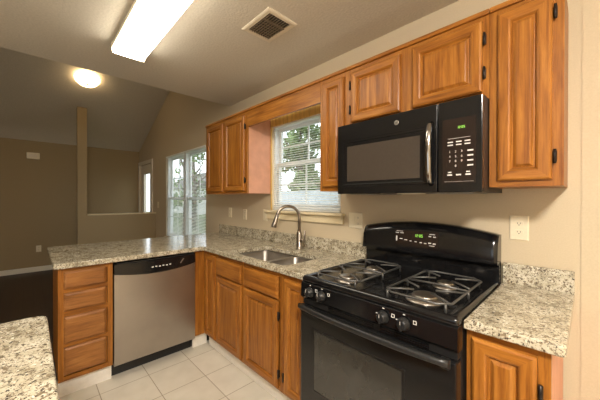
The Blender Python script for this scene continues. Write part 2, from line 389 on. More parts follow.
# ================================================================ OUTSIDE
b = new(); bx(b, -40, 15, .13, 40, -.45, -.35); tag(obj('lawn', b, GRASS), 'green lawn outside behind the kitchen windows', 'lawn')['kind'] = 'structure'
def fence(x0, x1, y, zt, label):
    t = thing('board_fence', label, 'fence', (0, 0, 0))
    b = new(); x = x0
    while x < x1:
        h = zt+random.uniform(-.02, .02); bx(b, x, x+.135, y, y+.02, -.35, h); x += .145
    obj('boards', b, FENCEM, t)
    b = new()
    for z in (.1, zt-.4): bx(b, x0, x1, y+.02, y+.06, z, z+.09)
    obj('rail', b, FENCEM, t)
fence(-12.0, -2.2, 4.2, 1.58, 'pale board fence seen through the lower sash of the window over the sink')
def tree(x, y, h, cr, label, n=800, leaf=.12, group=None):
    t = thing('leafy_tree', label, 'tree', (x, y, -.35), 0, group)
    b = new(); tube(b, [(0, 0, 0), (.05, .03, h*.3), (-.04, 0, h*.6), (0, .05, h*.95)], [.16, .13, .09, .03], 8)
    for k in range(6):
        a = k*1.1; z0 = h*(.32+.08*k); tube(b, [(0, 0, z0), (math.cos(a)*cr*.4, math.sin(a)*cr*.4, z0+.4), (math.cos(a)*cr*.8, math.sin(a)*cr*.8, z0+.9)], [.06, .04, .015], 6)
    obj('trunk', b, BARK, t)
    b = new(); rnd = random.Random(int(x*100+y))
    cl = [(rnd.uniform(-.6, .6)*cr, rnd.uniform(-.6, .6)*cr, h*rnd.uniform(.25, .95), cr*rnd.uniform(.3, .55)) for _ in range(12)]
    for k in range(n):
        c = rnd.choice(cl); d = Vector((rnd.gauss(0, 1), rnd.gauss(0, 1), rnd.gauss(0, 1))).normalized()*c[3]*rnd.random()**.4
        p = Vector(c[:3])+d; u = Vector((rnd.gauss(0, 1), rnd.gauss(0, 1), rnd.gauss(0, 1))).normalized(); v = u.orthogonal().normalized()*leaf*.5; u = u*leaf
        b.faces.new([b.verts.new(p+q) for q in (-u, v, u, -v)])
    obj('crown', b, LEAF, t)
for tx, ty, tr in ((-8.3, 6.6, 1.0), (-6.1, 6.7, 1.02), (-3.9, 6.4, 1.0), (-11.6, 10.0, 1.5), (-8.0, 10.2, 1.5), (-4.4, 9.8, 1.5)):
    tree(tx, ty, 4.6+tr*.6, tr, 'green leafy tree behind the pale fence beyond the sink window', 1900, .13, 'trees behind the fence')
tree(-14.5, 4.6, 6.0, 1.3, 'thin leafy tree outside the left window beside the pale house', 500, .11)
tree(-10.8, 2.7, 5.0, .8, 'slim young tree close outside the left window', 240, .09)
hs = thing('neighbour_house', 'pale neighbouring house seen through the blinds of the left window', 'house', (-33, 11, -.4))
box('wall', SIDING, hs, -4.5, 4.5, 0, 6, 0, 3.0)
b = new(); V = [b.verts.new(p) for p in ((-5, -.4, 2.9), (5, -.4, 2.9), (5, 6.4, 2.9), (-5, 6.4, 2.9), (-5, 3, 5.0), (5, 3, 5.0))]
for q in ((0, 1, 5, 4), (2, 3, 4, 5), (1, 2, 5), (3, 0, 4), (0, 3, 2, 1)): b.faces.new([V[i] for i in q])
obj('roof', b, ROOFM, hs)
for x in (-2.6, 1.2):
    f = box('window', TRIM, hs, x, x+1.1, -.05, 0, .9, 2.3); box('pane', SLOT, f, x+.08, x+1.02, -.06, -.045, .98, 2.22)

# ================================================================ CABINETS
def hinge(parent, x, z, y=-.001):
    b = new(); bx(b, x-.006, x+.006, y-.012, y, z-.022, z+.022, bev=.003); tube(b, [(x, y-.014, z-.027), (x, y-.014, z+.027)], .005, 8); obj('hinge', b, BRONZE, parent)
def door(parent, x0, x1, z0, z1, fw=.045, t=.02, hinges=(), mats=None, name='door'):
    b = new()
    rectloft(b, x0, x1, z0, z1, [(0, 0), (0, -t+.009), (.003, -t+.004), (.010, -t), (fw-.006, -t), (fw, -t+.003), (fw+.003, -t+.008), (fw+.006, -t+.013), (fw+.012, -t+.013)], fill=False, back=True, mis=(0, 1))
    d = obj(name, b, mats or [OAK, OAKH], parent)
    b = new(); k = .012
    rectloft(b, x0+fw+.008, x1-fw-.008, z0+fw+.008, z1-fw-.008, [(0, -t+.0132), (.002, -t+.0125), (k-.002, -t+.006), (k+.002, -t+.004), (k+.006, -t+.004)])
    obj('raised_panel', b, OAK, d)
    for hx, hz in hinges: hinge(d, hx, hz)
    return d
def drawer(parent, x0, x1, z0, z1, t=.02, mat=None, name='drawer_front'):
    b = new(); rectloft(b, x0, x1, z0, z1, [(0, 0), (0, -t+.010), (.004, -t+.005), (.014, -t), (.016, -t)], back=True)
    return obj(name, b, mat or OAKH, parent)
def faceframe(parent, x0, x1, z0, z1, sw=.035, mids=(), rails=(), t=.019, side=None, top=None, bot=None):
    b = new(); e = .0
    top = top or .035; bot = bot or .03
    bx(b, x0, x0+sw, 0, t, z0, z1); bx(b, x1-sw, x1, 0, t, z0, z1)
    for a, c in mids: bx(b, a, c, 0, t, z0, z1)
    nb = len(b.faces)
    bx(b, x0+sw, x1-sw, .0004, t, z1-top, z1, mi=1); bx(b, x0+sw, x1-sw, .0004, t, z0, z0+bot, mi=1)
    for a, c in rails: bx(b, x0+sw, x1-sw, .0004, t, a, c, mi=1)
    return obj('face_frame', b, [OAK, OAKH], parent)
def carcass(parent, x0, x1, y0, y1, z0, z1, mat, name='carcass'):
    return box(name, mat, parent, x0, x1, y0, y1, z0, z1)

UZ, UT, UF = 1.378, 2.135, -.285      # wall cabinets: bottom, top, face-frame front
def wallcab(x0, x1, z0, label, doors, mids=(), sidemat=OAK, sw=.035):
    t = thing('wall_cabinet', label, 'cabinet', (x0, UF, z0), group='oak wall cabinets')
    wd = x1-x0; h = UT-z0
    carcass(t, 0.0005, wd-.0005, .019, -UF-.001, 0, h, sidemat)
    faceframe(t, 0, wd, 0, h, sw, [(a-x0, c-x0) for a, c in mids])
    for a, c, zb, zt, hh in doors: door(t, a-x0, c-x0, zb-z0, zt-z0, hinges=[(p-x0, q-z0) for p, q in hh])
    b = new(); bx(b, -.0, wd, -.012, -UF-.001, h, h+.022, bev=.004); obj('crown_strip', b, OAKH, t)
    return t
wallcab(-2.735, -1.898, UZ, 'two-door oak wall cabinet with a pink unfinished side, left of the sink window', [(-2.684, -2.335, 1.40, 2.105, ()), (-2.295, -1.93, 1.40, 2.105, ((-1.922, 1.50), (-1.922, 2.0)))], [(-2.345, -2.285)], PINK)
wallcab(-.990, -.763, UZ, 'narrow oak wall cabinet between the sink window and the microwave', [(-.962, -.782, 1.405, 2.105, ())])
wallcab(-.762, -.001, 1.768, 'short two-door oak wall cabinet directly above the microwave', [(-.727, -.405, 1.80, 2.108, ((-.733, 1.88), (-.733, 2.03))), (-.341, -.026, 1.80, 2.112, ((-.018, 1.88), (-.018, 2.03)))], [(-.405, -.341)])
wallcab(.0, .238, UZ, 'tall narrow oak wall cabinet right of the microwave', [(.030, .205, 1.403, 2.112, ((.213, 1.49), (.213, 2.04)))], sidemat=OAK)
b = new(); bx(b, -1.896, -.992, UF, UF+.02, 1.995, UT); 
v = thing('oak_valance', 'long plain oak valance board spanning the top of the sink window between cabinets', 'valance', (-1.45, UF, 2.0))
b.transform(Matrix.Translation((1.45, -UF, -2.0))); obj('board', b, OAKH, v)
b = new(); bx(b, -.446, .458, -.012, .02, UT-2.0, UT-2.0+.022, bev=.004); obj('crown_strip', b, OAKH, v)
# boards coloured as if lit, around the top and left of the sink window
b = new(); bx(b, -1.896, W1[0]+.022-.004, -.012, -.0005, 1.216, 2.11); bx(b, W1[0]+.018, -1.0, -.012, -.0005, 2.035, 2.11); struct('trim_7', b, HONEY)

CF, CZ0, CZ1 = -.615, .13, .8725        # base cabinets: face, bottom, top
def basecab(name, label, loc, rz, wd, depth=.58, sidemat=OAK, kick=True, sw=.03, mids=(), rails=(), top=None):
    t = thing(name, label, 'cabinet', (loc[0], loc[1], FZ), rz, 'oak base cabinets')
    z0, z1 = CZ0-FZ, CZ1-FZ
    carcass(t, .0005, wd-.0005, .019, depth, z0, z1, sidemat)
    faceframe(t, 0, wd, z0, z1, sw, mids, rails)
    b = new(); bx(b, .0005, wd-.0005, .045, .06, 0, z0); obj('toe_board', b, KICK, t)
    if depth > .3: b = new(); bx(b, .0005, wd-.0005, .3, depth, 0, z0); obj('plinth', b, SLOT, t)
    return t
# corner unit (blind corner) with a narrow fixed panel
XC0 = -2.074
t = basecab('base_cabinet', 'narrow oak corner cabinet where the sink run meets the peninsula', (XC0, CF), 0, -1.842-XC0, sw=.03)
door(t, -2.036-XC0, -1.862-XC0, .150-FZ, .842-FZ, fw=.04)
X0 = -1.842
t = basecab('base_cabinet', 'two-door oak cabinet under the double sink with false drawer fronts', (X0, CF), 0, -1.005-X0, sw=.02, mids=[(-1.455-X0, -1.418-X0)], rails=[(.69-FZ, .70-FZ)], depth=.024)
drawer(t, -1.829-X0, -1.457-X0, .703-FZ, .838-FZ); drawer(t, -1.416-X0, -1.037-X0, .703-FZ, .842-FZ)
door(t, -1.829-X0, -1.457-X0, .148-FZ, .690-FZ, hinges=()); door(t, -1.416-X0, -1.037-X0, .148-FZ, .688-FZ, hinges=[(-1.029-X0, .24-FZ), (-1.029-X0, .60-FZ)])
X0 = -1.004
t = basecab('base_cabinet', 'narrow oak base cabinet between the sink cabinet and the stove', (X0, CF), 0, -.766-X0, sw=.024)
door(t, -.975-X0, -.790-X0, .148-FZ, .842-FZ, hinges=[(-.983-X0, .24-FZ)])
t = basecab('base_cabinet', 'narrow oak base cabinet right of the stove under the short worktop', (.004, CF), 0, .224, sidemat=PINK, sw=.03)
door(t, .018, .193, .148-FZ, .846-FZ, hinges=[(.201, .74-FZ), (.201, .24-FZ)])
# peninsula: drawer stack, dishwasher, filler
PF = -2.072
t = basecab('drawer_cabinet', 'oak cabinet with a stack of four drawers at the end of the peninsula', (PF, -1.603), math.pi/2, .298, depth=.55, sw=.03, rails=[(.552-FZ, .586-FZ), (.35-FZ, .38-FZ), (.705-FZ, .735-FZ)])
for za, zb in ((.733, .850), (.588, .706), (.378, .553), (.172, .352)): drawer(t, .028, .255, za-FZ, zb-FZ, mat=OAKD)
t = thing('filler_panel', 'plain oak filler strip between the dishwasher and the inside corner', 'panel', (PF, -.703, FZ), math.pi/2)
box('stile', OAK, t, .0, .086, 0, .02, CZ0-FZ, CZ1-FZ); box('toe_board', KICK, t, 0, .13, .045, .06, 0, CZ0-FZ)

# dishwasher ---------------------------------------------------------
t = thing('dishwasher', 'stainless steel dishwasher with black control strip in the peninsula', 'dishwasher', (PF, -1.303, FZ), math.pi/2)
WD = .596
box('tub', BLACKM, t, .004, WD-.004, .03, .56, .10, .85)
box('kick_plate', BLACKM, t, .002, WD-.002, .075, .10, 0, .112)
b = new(); n = 20
def conz(u): return .768-.020*(1-(2*u-1)**2)+.012*(2*u-1)**2-FZ
rows = []
for i in range(n+1):
    u = i/n; x = .004+(WD-.008)*u; bow = -.012*(1-(2*u-1)**2)
    rows.append([b.verts.new(p) for p in ((x, .03, .105), (x, -.012, .105), (x, -.022+bow*.2, .115), (x, -.022+bow*.2, conz(u)), (x, .03, conz(u)))])
for A, B in zip(rows, rows[1:]):
    for k in range(4): b.faces.new((A[k], B[k], B[k+1], A[k+1]))
b.faces.new(rows[0]); b.faces.new(rows[-1][::-1]); obj('door', b, STEEL, t)
b = new(); rows = []
for i in range(n+1):
    u = i/n; x = .004+(WD-.008)*u; bow = -.012*(1-(2*u-1)**2)
    rows.append([b.verts.new(p) for p in ((x, .03, conz(u)+.001), (x, -.024+bow, conz(u)+.001), (x, -.028+bow, conz(u)+.008), (x, -.024+bow, .838), (x, -.012+bow, .850), (x, .03, .850))])
for A, B in zip(rows, rows[1:]):
    for k in range(5): b.faces.new((A[k], B[k], B[k+1], A[k+1]))
b.faces.new(rows[0]); b.faces.new(rows[-1][::-1]); cp = obj('control_strip', b, BLACK, t)
b = new()
for i in range(6):
    b = new(); bx(b, .245+i*.026, .258+i*.026, -.0405, -.03, .782+.002*(i % 2), .79+.002*(i % 2)); obj('button_mark', b, MARK, cp)
b = new(); bx(b, -.004, .004, -.0362, -.02, -.022, .022); b.transform(Matrix.Translation((.478, 0, .802)) @ Matrix.Rotation(math.radians(38), 4, 'Y')); obj('slash_emblem', b, ALU, cp)
b = new(); bx(b, .02, WD-.02, -.038, -.02, .842, .848); obj('handle_lip', b, BLACKM, cp)

# ================================================================ WORKTOPS
CT0, CT1 = .873, .908
def slab(xs, ys, keep, name, parent, rv=()):
    bm = cells(xs, ys, keep, CT0, CT1); bm.transform(Matrix(((1, 0, 0, 0), (0, 0, 1, 0), (0, 1, 0, 0), (0, 0, 0, 1))))
    bmesh.ops.recalc_face_normals(bm, faces=bm.faces[:])
    def vert_edges(): return [e for e in bm.edges if abs(e.verts[0].co.z-e.verts[1].co.z) > .01]
    for (x, y, r) in rv:
        es = [e for e in vert_edges() if abs(e.verts[0].co.x-x) < .002 and abs(e.verts[0].co.y-y) < .002]
        if es: bmesh.ops.bevel(bm, geom=es, offset=r, segments=5, profile=.5, affect='EDGES')
    bm.normal_update()
    es = [e for e in bm.edges if len(e.link_faces) == 2 and e.calc_face_angle() > 1.2 and abs(e.verts[0].co.z-e.verts[1].co.z) < .001]
    bmesh.ops.bevel(bm, geom=es, offset=.006, segments=3, profile=.5, affect='EDGES')
    return obj(name, bm, GRAN, parent)
SX = (-1.690, -1.016, -.590, -.222)
t = thing('granite_worktop', 'speckled granite L-shaped worktop over the sink run and the peninsula', 'worktop', (0, 0, 0))
xs2 = [-2.93, -2.031, SX[0], SX[1], -.7645]; ys2 = [-1.628, -.644, SX[2], SX[3], -.001]
slab(xs2, ys2, lambda i, j: (i == 0 or j > 0) and not (i == 2 and j == 2), 'slab', t, [(-2.031, -1.628, .03), (-2.93, -1.628, .03), (SX[0], SX[2], .05), (SX[1], SX[2], .05), (SX[0], SX[3], .05), (SX[1], SX[3], .05)])
b = new(); bx(b, -2.93, -.7645, -.022, -.001, CT1, 1.008, bev=.003); obj('backsplash', b, GRAN, t)
t = thing('granite_worktop', 'short speckled granite worktop at the right of the stove', 'worktop', (0, 0, 0))
slab([.003, .262], [-.644, -.001], lambda i, j: True, 'slab', t, [(.262, -.644, .015)])
b = new(); bx(b, .003, .262, -.022, -.001, CT1, 1.008, bev=.003); obj('backsplash', b, GRAN, t)
# near counter (only its corner is in view)
t = thing('granite_worktop', 'granite worktop corner in the near lower left of the kitchen', 'worktop', (0, 0, 0))
slab([-1.06, .75], [-2.34, -1.688], lambda i, j: True, 'slab', t, [(-1.06, -1.688, .04)])
t = thing('base_cabinet', 'oak cabinet under the near granite worktop at lower left', 'cabinet', (-1.02, -2.32, FZ))
box('carcass', OAK, t, 0, 1.73, 0, .58, .1, CT0-FZ); box('toe_board', KICK, t, .02, 1.71, .02, .52, 0, .1)

# sink ---------------------------------------------------------------
t = thing('double_sink', 'stainless double-bowl sink set into the granite below the window', 'sink', ((SX[0]+SX[1])/2, (SX[2]+SX[3])/2, CT0))
hx, hy = (SX[1]-SX[0])/2, (SX[3]-SX[2])/2
def bowl(x0, x1, y0, y1, depth):
    b = new(); z = -.0012
    loft(b, [rrect(x0-.006, x1+.006, y0-.012, y1+.012, .055, z), rrect(x0, x1, y0, y1, .05, z), rrect(x0+.003, x1-.003, y0+.003, y1-.003, .05, z-.006), rrect(x0+.010, x1-.010, y0+.010, y1-.010, .05, z-depth+.03), rrect(x0+.03, x1-.03, y0+.03, y1-.03, .04, z-depth+.004), rrect((x0+x1)/2-.05, (x0+x1)/2+.05, (y0+y1)/2-.05, (y0+y1)/2+.05, .049, z-depth)])
    o = obj('bowl', b, SINKM, t)
    b = new(); lathe(b, [(.042, -depth+.0005), (.042, -depth+.003), (.032, -depth+.003), (.028, -depth+.001), (.001, -depth+.001)], ((x0+x1)/2, (y0+y1)/2, 0), 20); obj('drain', b, CHROME, o)
bowl(-hx-.002, .03, -hy-.002, hy+.002, .20); bowl(.046, hx+.002, -hy-.002, hy+.002, .16)
b = new(); bx(b, .0255, .0505, -hy+.03, hy-.03, -.007, -.0008, bev=.002); obj('divider_rim', b, STEEL, t)
# faucet
fx, fy = -1.385, -.105
t = thing('kitchen_faucet', 'brushed nickel gooseneck faucet with side lever standing behind the sink', 'faucet', (fx, fy, CT1))
b = new(); lathe(b, [(.031, 0), (.031, .006), (.026, .012), (.0235, .016), (.0235, .12), (.019, .135), (.0145, .15)], (0, 0, 0), 24); obj('body', b, NICK, t)
dx, dy = -.42, -.907
pts = [(0, 0, .14), (0, 0, .26)]; R = .098
for k in range(1, 19):
    a = math.pi*k/18*.93; s = R-R*math.cos(a); pts.append((dx*s, dy*s, .26+R*math.sin(a)))
b = new(); tube(b, pts, .0125, 14); sp = obj('spout', b, NICK, t)
p1 = Vector(pts[-1]); d = (p1-Vector(pts[-2])).normalized()
b = new(); tube(b, [p1-d*.004, p1+d*.004, p1+d*.02, p1+d*.075, p1+d*.095, p1+d*.1], [.013, .0155, .0165, .0215, .0225, .019], 16); obj('spray_head', b, NICK, t)
b = new(); tube(b, [(.015, 0, .07), (.058, .0, .075)], .0165, 14); tube(b, [(.052, 0, .075), (.062, 0, .10), (.068, -.004, .155)], [.008, .0075, .009], 10); obj('lever', b, NICK, t)

# ================================================================ STOVE
t = thing('gas_stove', 'black freestanding gas range with four burners and a glass oven door', 'stove', (-.381, -.35, FZ))
def L(x, y, z): return (x+.381, y+.35, z-FZ)
def sbox(name, mat, parent, x0, x1, y0, y1, z0, z1, **k):
    b = new(); bx(b, x0+.381, x1+.381, y0+.35, y1+.35, z0-FZ, z1-FZ, **k); return obj(name, b, mat, parent)
rx0, rx1 = -.761, -.001
sbox('body', BLACKM, t, rx0+.003, rx1-.003, -.64, -.03, .03, .895)
for sx in (rx0+.05, rx1-.05):
    for sy in (-.6, -.08):
        b = new(); lathe(b, [(.02, 0), (.02, .02)], L(sx, sy, FZ), 12); obj('foot', b, BLACKM, t)
# cooktop: rim, lip and recessed deck
b = new(); x0, x1, y0, y1 = rx0+.381, rx1+.381, -.69+.35, -.06+.35
def rc(i, z, rr): return rrect(x0+i, x1-i, y0+i, y1-i, max(.004, rr), z-FZ)
loft(b, [rc(.012, .885, .01), rc(.002, .890, .012), rc(0, .905, .014), rc(.006, .918, .014), rc(.022, .9205, .014), rc(.034, .915, .014), rc(.046, .9065, .02), rc(.07, .9045, .03)])
obj('cooktop', b, BLACK, t)
for gx0, gx1 in ((-.715, -.42), (-.325, -.035)):
    b = new(); loft(b, [rrect(gx0+.381, gx1+.381, -.665+.35, -.15+.35, .04, .9055-FZ), rrect(gx0+.387, gx1+.375, -.659+.35, -.156+.35, .04, .9085-FZ), rrect(gx0+.395, gx1+.367, -.651+.35, -.164+.35, .035, .9062-FZ)]); obj('burner_well', b, BLACK, t)
for (bx_, by_, s) in ((-.565, -.545, 1.0), (-.565, -.30, .85), (-.172, -.545, 1.15), (-.172, -.30, .85)):
    b = new(); lathe(b, [(.066*s, .9062-FZ), (.066*s, .909-FZ), (.05*s, .911-FZ), (.046*s, .920-FZ), (.001, .920-FZ)], (bx_+.381, by_+.35, 0), 26); bo = obj('burner', b, ALU, t)
    b = new(); lathe(b, [(.043*s, .920-FZ), (.046*s, .923-FZ), (.040*s, .929-FZ), (.024*s, .9335-FZ), (.001, .9345-FZ)], (bx_+.381, by_+.35, 0), 26); obj('burner_cap', b, ALU, bo)
for gx0, gx1, cx in ((-.695, -.435, -.565), (-.302, -.042, -.172)):
    b = new(); ya, yb, ym = -.66, -.185, -.4225; z = .942; c = .04; r = .0046
    pts = [L(*p) for p in ((gx0+c, ya, z), (gx1-c, ya, z), (gx1, ya+c, z), (gx1, yb-c, z), (gx1-c, yb, z), (gx0+c, yb, z), (gx0, yb-c, z), (gx0, ya+c, z))]
    tube(b, pts, r, 8, closed=True)
    tube(b, [L(gx0, ym, z), L(cx, ym, z+.004), L(gx1, ym, z)], r, 8)
    for by_ in (-.545, -.30):
        for qx, qy in ((gx0+.004, by_-.085), (gx1-.004, by_-.085), (gx0+.004, by_+.085), (gx1-.004, by_+.085)):
            q = Vector((qx, qy, z)); e = Vector((cx, by_, z)); dd = (e-q); e = q+dd*.72
            tube(b, [L(*q), L(*((q+e)/2+Vector((0, 0, .004)))), L(*(e+Vector((0, 0, .004))))], r*.95, 8)
    for qx, qy in ((gx0+.015, ya+.015), (gx1-.015, ya+.015), (gx0+.015, yb-.015), (gx1-.015, yb-.015), (gx0, ym), (gx1, ym)):
        tube(b, [L(qx, qy, .9085), L(qx, qy, z)], r, 8)
    obj('grate', b, CAST, t)
# control panel and knobs
b = new(); pr = [(-.64, .80), (-.685, .80), (-.696, .812), (-.692, .884), (-.684, .889), (-.64, .889)]
A = [b.verts.new(L(rx0+.002, y, z)) for y, z in pr]; B = [b.verts.new(L(rx1-.002, y, z)) for y, z in pr]
for k in range(6): b.faces.new((A[k], A[(k+1) % 6], B[(k+1) % 6], B[k]))
b.faces.new(A); b.faces.new(B[::-1]); cp = obj('control_panel', b, BLACK, t)
for kx in (-.692, -.612, -.278, -.190):
    b = new(); lathe(b, [(.0255, 0), (.0255, -.006), (.021, -.010), (.019, -.024), (.015, -.027), (.001, -.027)], L(kx, -.695, .845), 22, 'y')
    bx(b, kx+.381-.0055, kx+.381+.0055, -.695+.35-.034, -.695+.35-.02, .825-FZ, .865-FZ, bev=.003); kn = obj('knob', b, BLACKM, t)
    b = new(); bx(b, kx+.381-.001, kx+.381+.001, -.695+.35-.0346, -.695+.35-.033, .850-FZ, .863-FZ); obj('pointer', b, MARK, kn)
    px = kx+.381+.042; pz = .861-FZ; yy = -.6945+.35
    b = new(); rectloft(b, px-.0065, px+.0065, pz-.007, pz+.007, [(0, yy+.001), (0, yy-.0008), (.002, yy-.0008), (.002, yy+.0005)], fill=False); obj('burner_mark', b, MARK, cp)
    for q, zz in ((-.030, .852), (0, .8795)):
        b = new(); bx(b, kx+.381+q-.004, kx+.381+q+.004, yy-.0006, yy+.001, zz-FZ-.002, zz-FZ+.002); obj('dial_mark', b, MARK, cp)
# oven door with vent strip, window and bowed handle
od = sbox('oven_door', DOORBLK, t, rx0+.004, rx1-.004, -.700, -.645, .205, .768, bev=.006)
b = new(); bx(b, rx0+.381+.006, rx1+.381-.006, -.68+.35, -.642+.35, .772-FZ, .798-FZ); vs = obj('vent_strip', b, BLACKM, t)
b = new()
for k in range(3):
    z = .7735+.008*k-FZ
    for s0, s1 in ((-.20, .05), (.08, .28)): bx(b, s0, s1, -.68+.35-.004, -.68+.35+.002, z, z+.0045)
obj('vent_louvre', b, BLACK, vs)
b = new(); rectloft(b, -.66+.381, -.195+.381, .36-FZ, .66-FZ, [(-.012, -.699+.35), (-.010, -.7025+.35), (0, -.7025+.35), (.004, -.7005+.35)], fill=False); obj('window_surround', b, BLACK, od)
b = new(); bx(b, -.657+.381, -.198+.381, -.7015+.35, -.6995+.35, .363-FZ, .657-FZ); obj('oven_window', b, OVENGL, od)
b = new(); pts = []; n = 24
for i in range(n+1):
    u = 2*i/n-1; yy = -.725-.030*(1-abs(u)**2.4); pts.append((u*.362, yy+.35, .772-FZ+.004*(1-u*u)))
L0 = []
for p in pts:
    x, y, z = p; L0.append([b.verts.new(q) for q in ((x, y+.008, z-.013), (x, y-.005, z-.012), (x, y-.011, z-.004), (x, y-.010, z+.006), (x, y-.003, z+.012), (x, y+.008, z+.012))])
for A, B in zip(L0, L0[1:]):
    for k in range(6): b.faces.new((A[k], A[(k+1) % 6], B[(k+1) % 6], B[k])).smooth = True
b.faces.new(L0[0]); b.faces.new(L0[-1][::-1])
for s in (-1, 1): bx(b, s*.345-.016, s*.345+.016, -.722+.35, -.699+.35, .748-FZ, .780-FZ, bev=.004)
obj('handle', b, BLACKM, od)
dr = sbox('warming_drawer', DOORBLK, t, rx0+.004, rx1-.004, -.695, -.645, .04, .195, bev=.006)
b = new(); bx(b, -.2, .2, -.71+.35, -.694+.35, .165-FZ, .178-FZ, bev=.004); obj('drawer_pull', b, BLACKM, dr)
# backguard with arched top
b = new(); n = 28; rows = []
for i in range(n+1):
    u = 2*i/n-1; x = u*.379; zt = 1.148+.042*(1-u*u)
    pr = [(-.025, .90), (-.066, .90), (-.066, .985), (-.070, 1.0), (-.108, 1.006), (-.110, 1.016), (-.100, zt-.05), (-.082, zt-.012), (-.062, zt), (-.025, zt)]
    rows.append([b.verts.new((x, y+.35, z-FZ)) for y, z in pr])
for A, B in zip(rows, rows[1:]):
    for k in range(len(pr)): b.faces.new((A[k], A[(k+1) % len(pr)], B[(k+1) % len(pr)], B[k])).smooth = k in (5, 6, 7)
b.faces.new(rows[0]); b.faces.new(rows[-1][::-1]); bg = obj('backguard', b, BLACK, t)
tilt = math.atan2(.010, 1.148+.042-.05-1.016)
def onface(bm, z): bm.transform(Matrix.Translation((0, -.1105+.35, 1.016-FZ)) @ Matrix.Rotation(-tilt, 4, 'X'))
b = new(); bx(b, -.150, .105, -.0012, .004, .034, .122); onface(b, 0); pn = obj('clock_panel', b, MWPANEL, t)
b = new(); sevenseg(b, '12:05', -.028, -.0015, .088, .016); onface(b, 0); obj('clock_digits', b, GREENLED, pn)
b = new()
for (mx, mz, mw, mh) in ((-.135, .105, .02, .004), (-.105, .105, .02, .004), (-.12, .116, .04, .0025), (-.138, .07, .008, .03), (-.11, .07, .018, .005), (-.08, .066, .018, .005), (-.05, .062, .012, .005), (-.02, .060, .012, .005), (.01, .058, .012, .005), (.035, .056, .014, .005), (.06, .098, .014, .006), (.085, .096, .014, .006), (.06, .06, .016, .006), (.085, .058, .016, .006), (.072, .046, .03, .003), (.072, .110, .03, .003)):
    b = new(); bx(b, mx-mw/2, mx+mw/2, -.0018, 0, mz-mh/2, mz+mh/2); onface(b, 0); obj('button_mark', b, MARK, pn)

# ================================================================ MICROWAVE
t = thing('microwave', 'black over-the-range microwave hung under the short oak cabinet', 'microwave', (-.381, -.2, 1.355))
def mb(name, mat, parent, x0, x1, y0, y1, z0, z1, **k):
    b = new(); bx(b, x0+.381, x1+.381, y0+.2, y1+.2, z0-1.355, z1-1.355, **k); return obj(name, b, mat, parent)
mb('case', BLACKM, t, -.757, -.004, -.355, -.001, 1.357, 1.766)
dd = mb('door', BLACK, t, -.759, -.182, -.385, -.357, 1.356, 1.764, bev=.003)
b = new(); rectloft(b, -.725+.381, -.232+.381, 1.40-1.355, 1.665-1.355, [(-.004, -.384+.2), (0, -.3875+.2), (.010, -.3875+.2), (.014, -.3862+.2)], fill=False); obj('window_bezel', b, BLACK, dd)
b = new(); rectloft(b, -.688+.381, -.262+.381, 1.428-1.355, 1.632-1.355, [(-.001, -.3852+.2), (0, -.3866+.2)]); obj('window', b, MWWIN, dd)
b = new(); hx_ = -.208+.381
tube(b, [(hx_, -.383+.2, .043), (hx_, -.408+.2, .055), (hx_, -.418+.2, .09), (hx_, -.424+.2, .19), (hx_, -.418+.2, .27), (hx_, -.408+.2, .31), (hx_, -.383+.2, .322)], [.012, .013, .0135, .0135, .0135, .013, .012], 12)
obj('handle', b, CHROME, dd)
b = new(); lathe(b, [(.0125, 0), (.0125, -.0015), (.0095, -.0018)], (-.381+.381, -.3848+.2, 1.716-1.355), 24, 'y'); obj('emblem', b, ALU, dd)
b = new(); textbm(b, 'GE', .012, (0, -.3868+.2, 1.716-1.355)); obj('emblem_letters', b, BLACKM, dd)
cpn = mb('control_panel', BLACK, t, -.178, -.003, -.385, -.357, 1.356, 1.764, bev=.003)
b = new(); rectloft(b, -.160+.381, -.026+.381, 1.395-1.355, 1.680-1.355, [(0, -.3845+.2), (.001, -.3862+.2)]); kp = obj('keypad', b, MWPANEL, t)
b = new(); sevenseg(b, '12:05', -.098+.381, -.3864+.2, 1.635-1.355, .010); obj('clock_digits', b, GREENLED, kp)
def kmark(x0, x1, z0, z1):
    b = new(); bx(b, x0+.381, x1+.381, -.3866+.2, -.386+.2, z0-1.355, z1-1.355); obj('key_mark', b, MARK, kp)
def klabel(x, z, s, size):
    b = new(); textbm(b, s, size, (x+.381, -.3863+.2, z-1.355)); obj('key_label', b, MARK, kp)
for j, z in enumerate((1.578, 1.565)):
    for i, x in enumerate((-.126, -.092, -.058)): kmark(x-.011, x+.011, z-.0025, z+.0025)
kmark(-.135, -.048, 1.593, 1.5942); kmark(-.150, -.035, 1.403, 1.4038)
for j in range(4):
    for i in range(3):
        q = '123456789 0 '[j*3+i]
        if q != ' ': klabel(-.128+.024*i, 1.535-.021*j, q, .013)
    kmark(-.058, -.036, 1.532-.021*j, 1.538-.021*j)
for x in (-.128, -.092, -.055): kmark(x-.010, x+.010, 1.430, 1.436)
for x in (-.128, -.055): kmark(x-.007, x+.007, 1.442, 1.447)
for x0, x1 in ((-.70, -.50), (-.22, -.05)): mb('grease_filter', ALU, t, x0, x1, -.33, -.08, 1.352, 1.357)
mb('lamp_cover', CAPM, t, -.42, -.30, -.30, -.22, 1.353, 1.357)

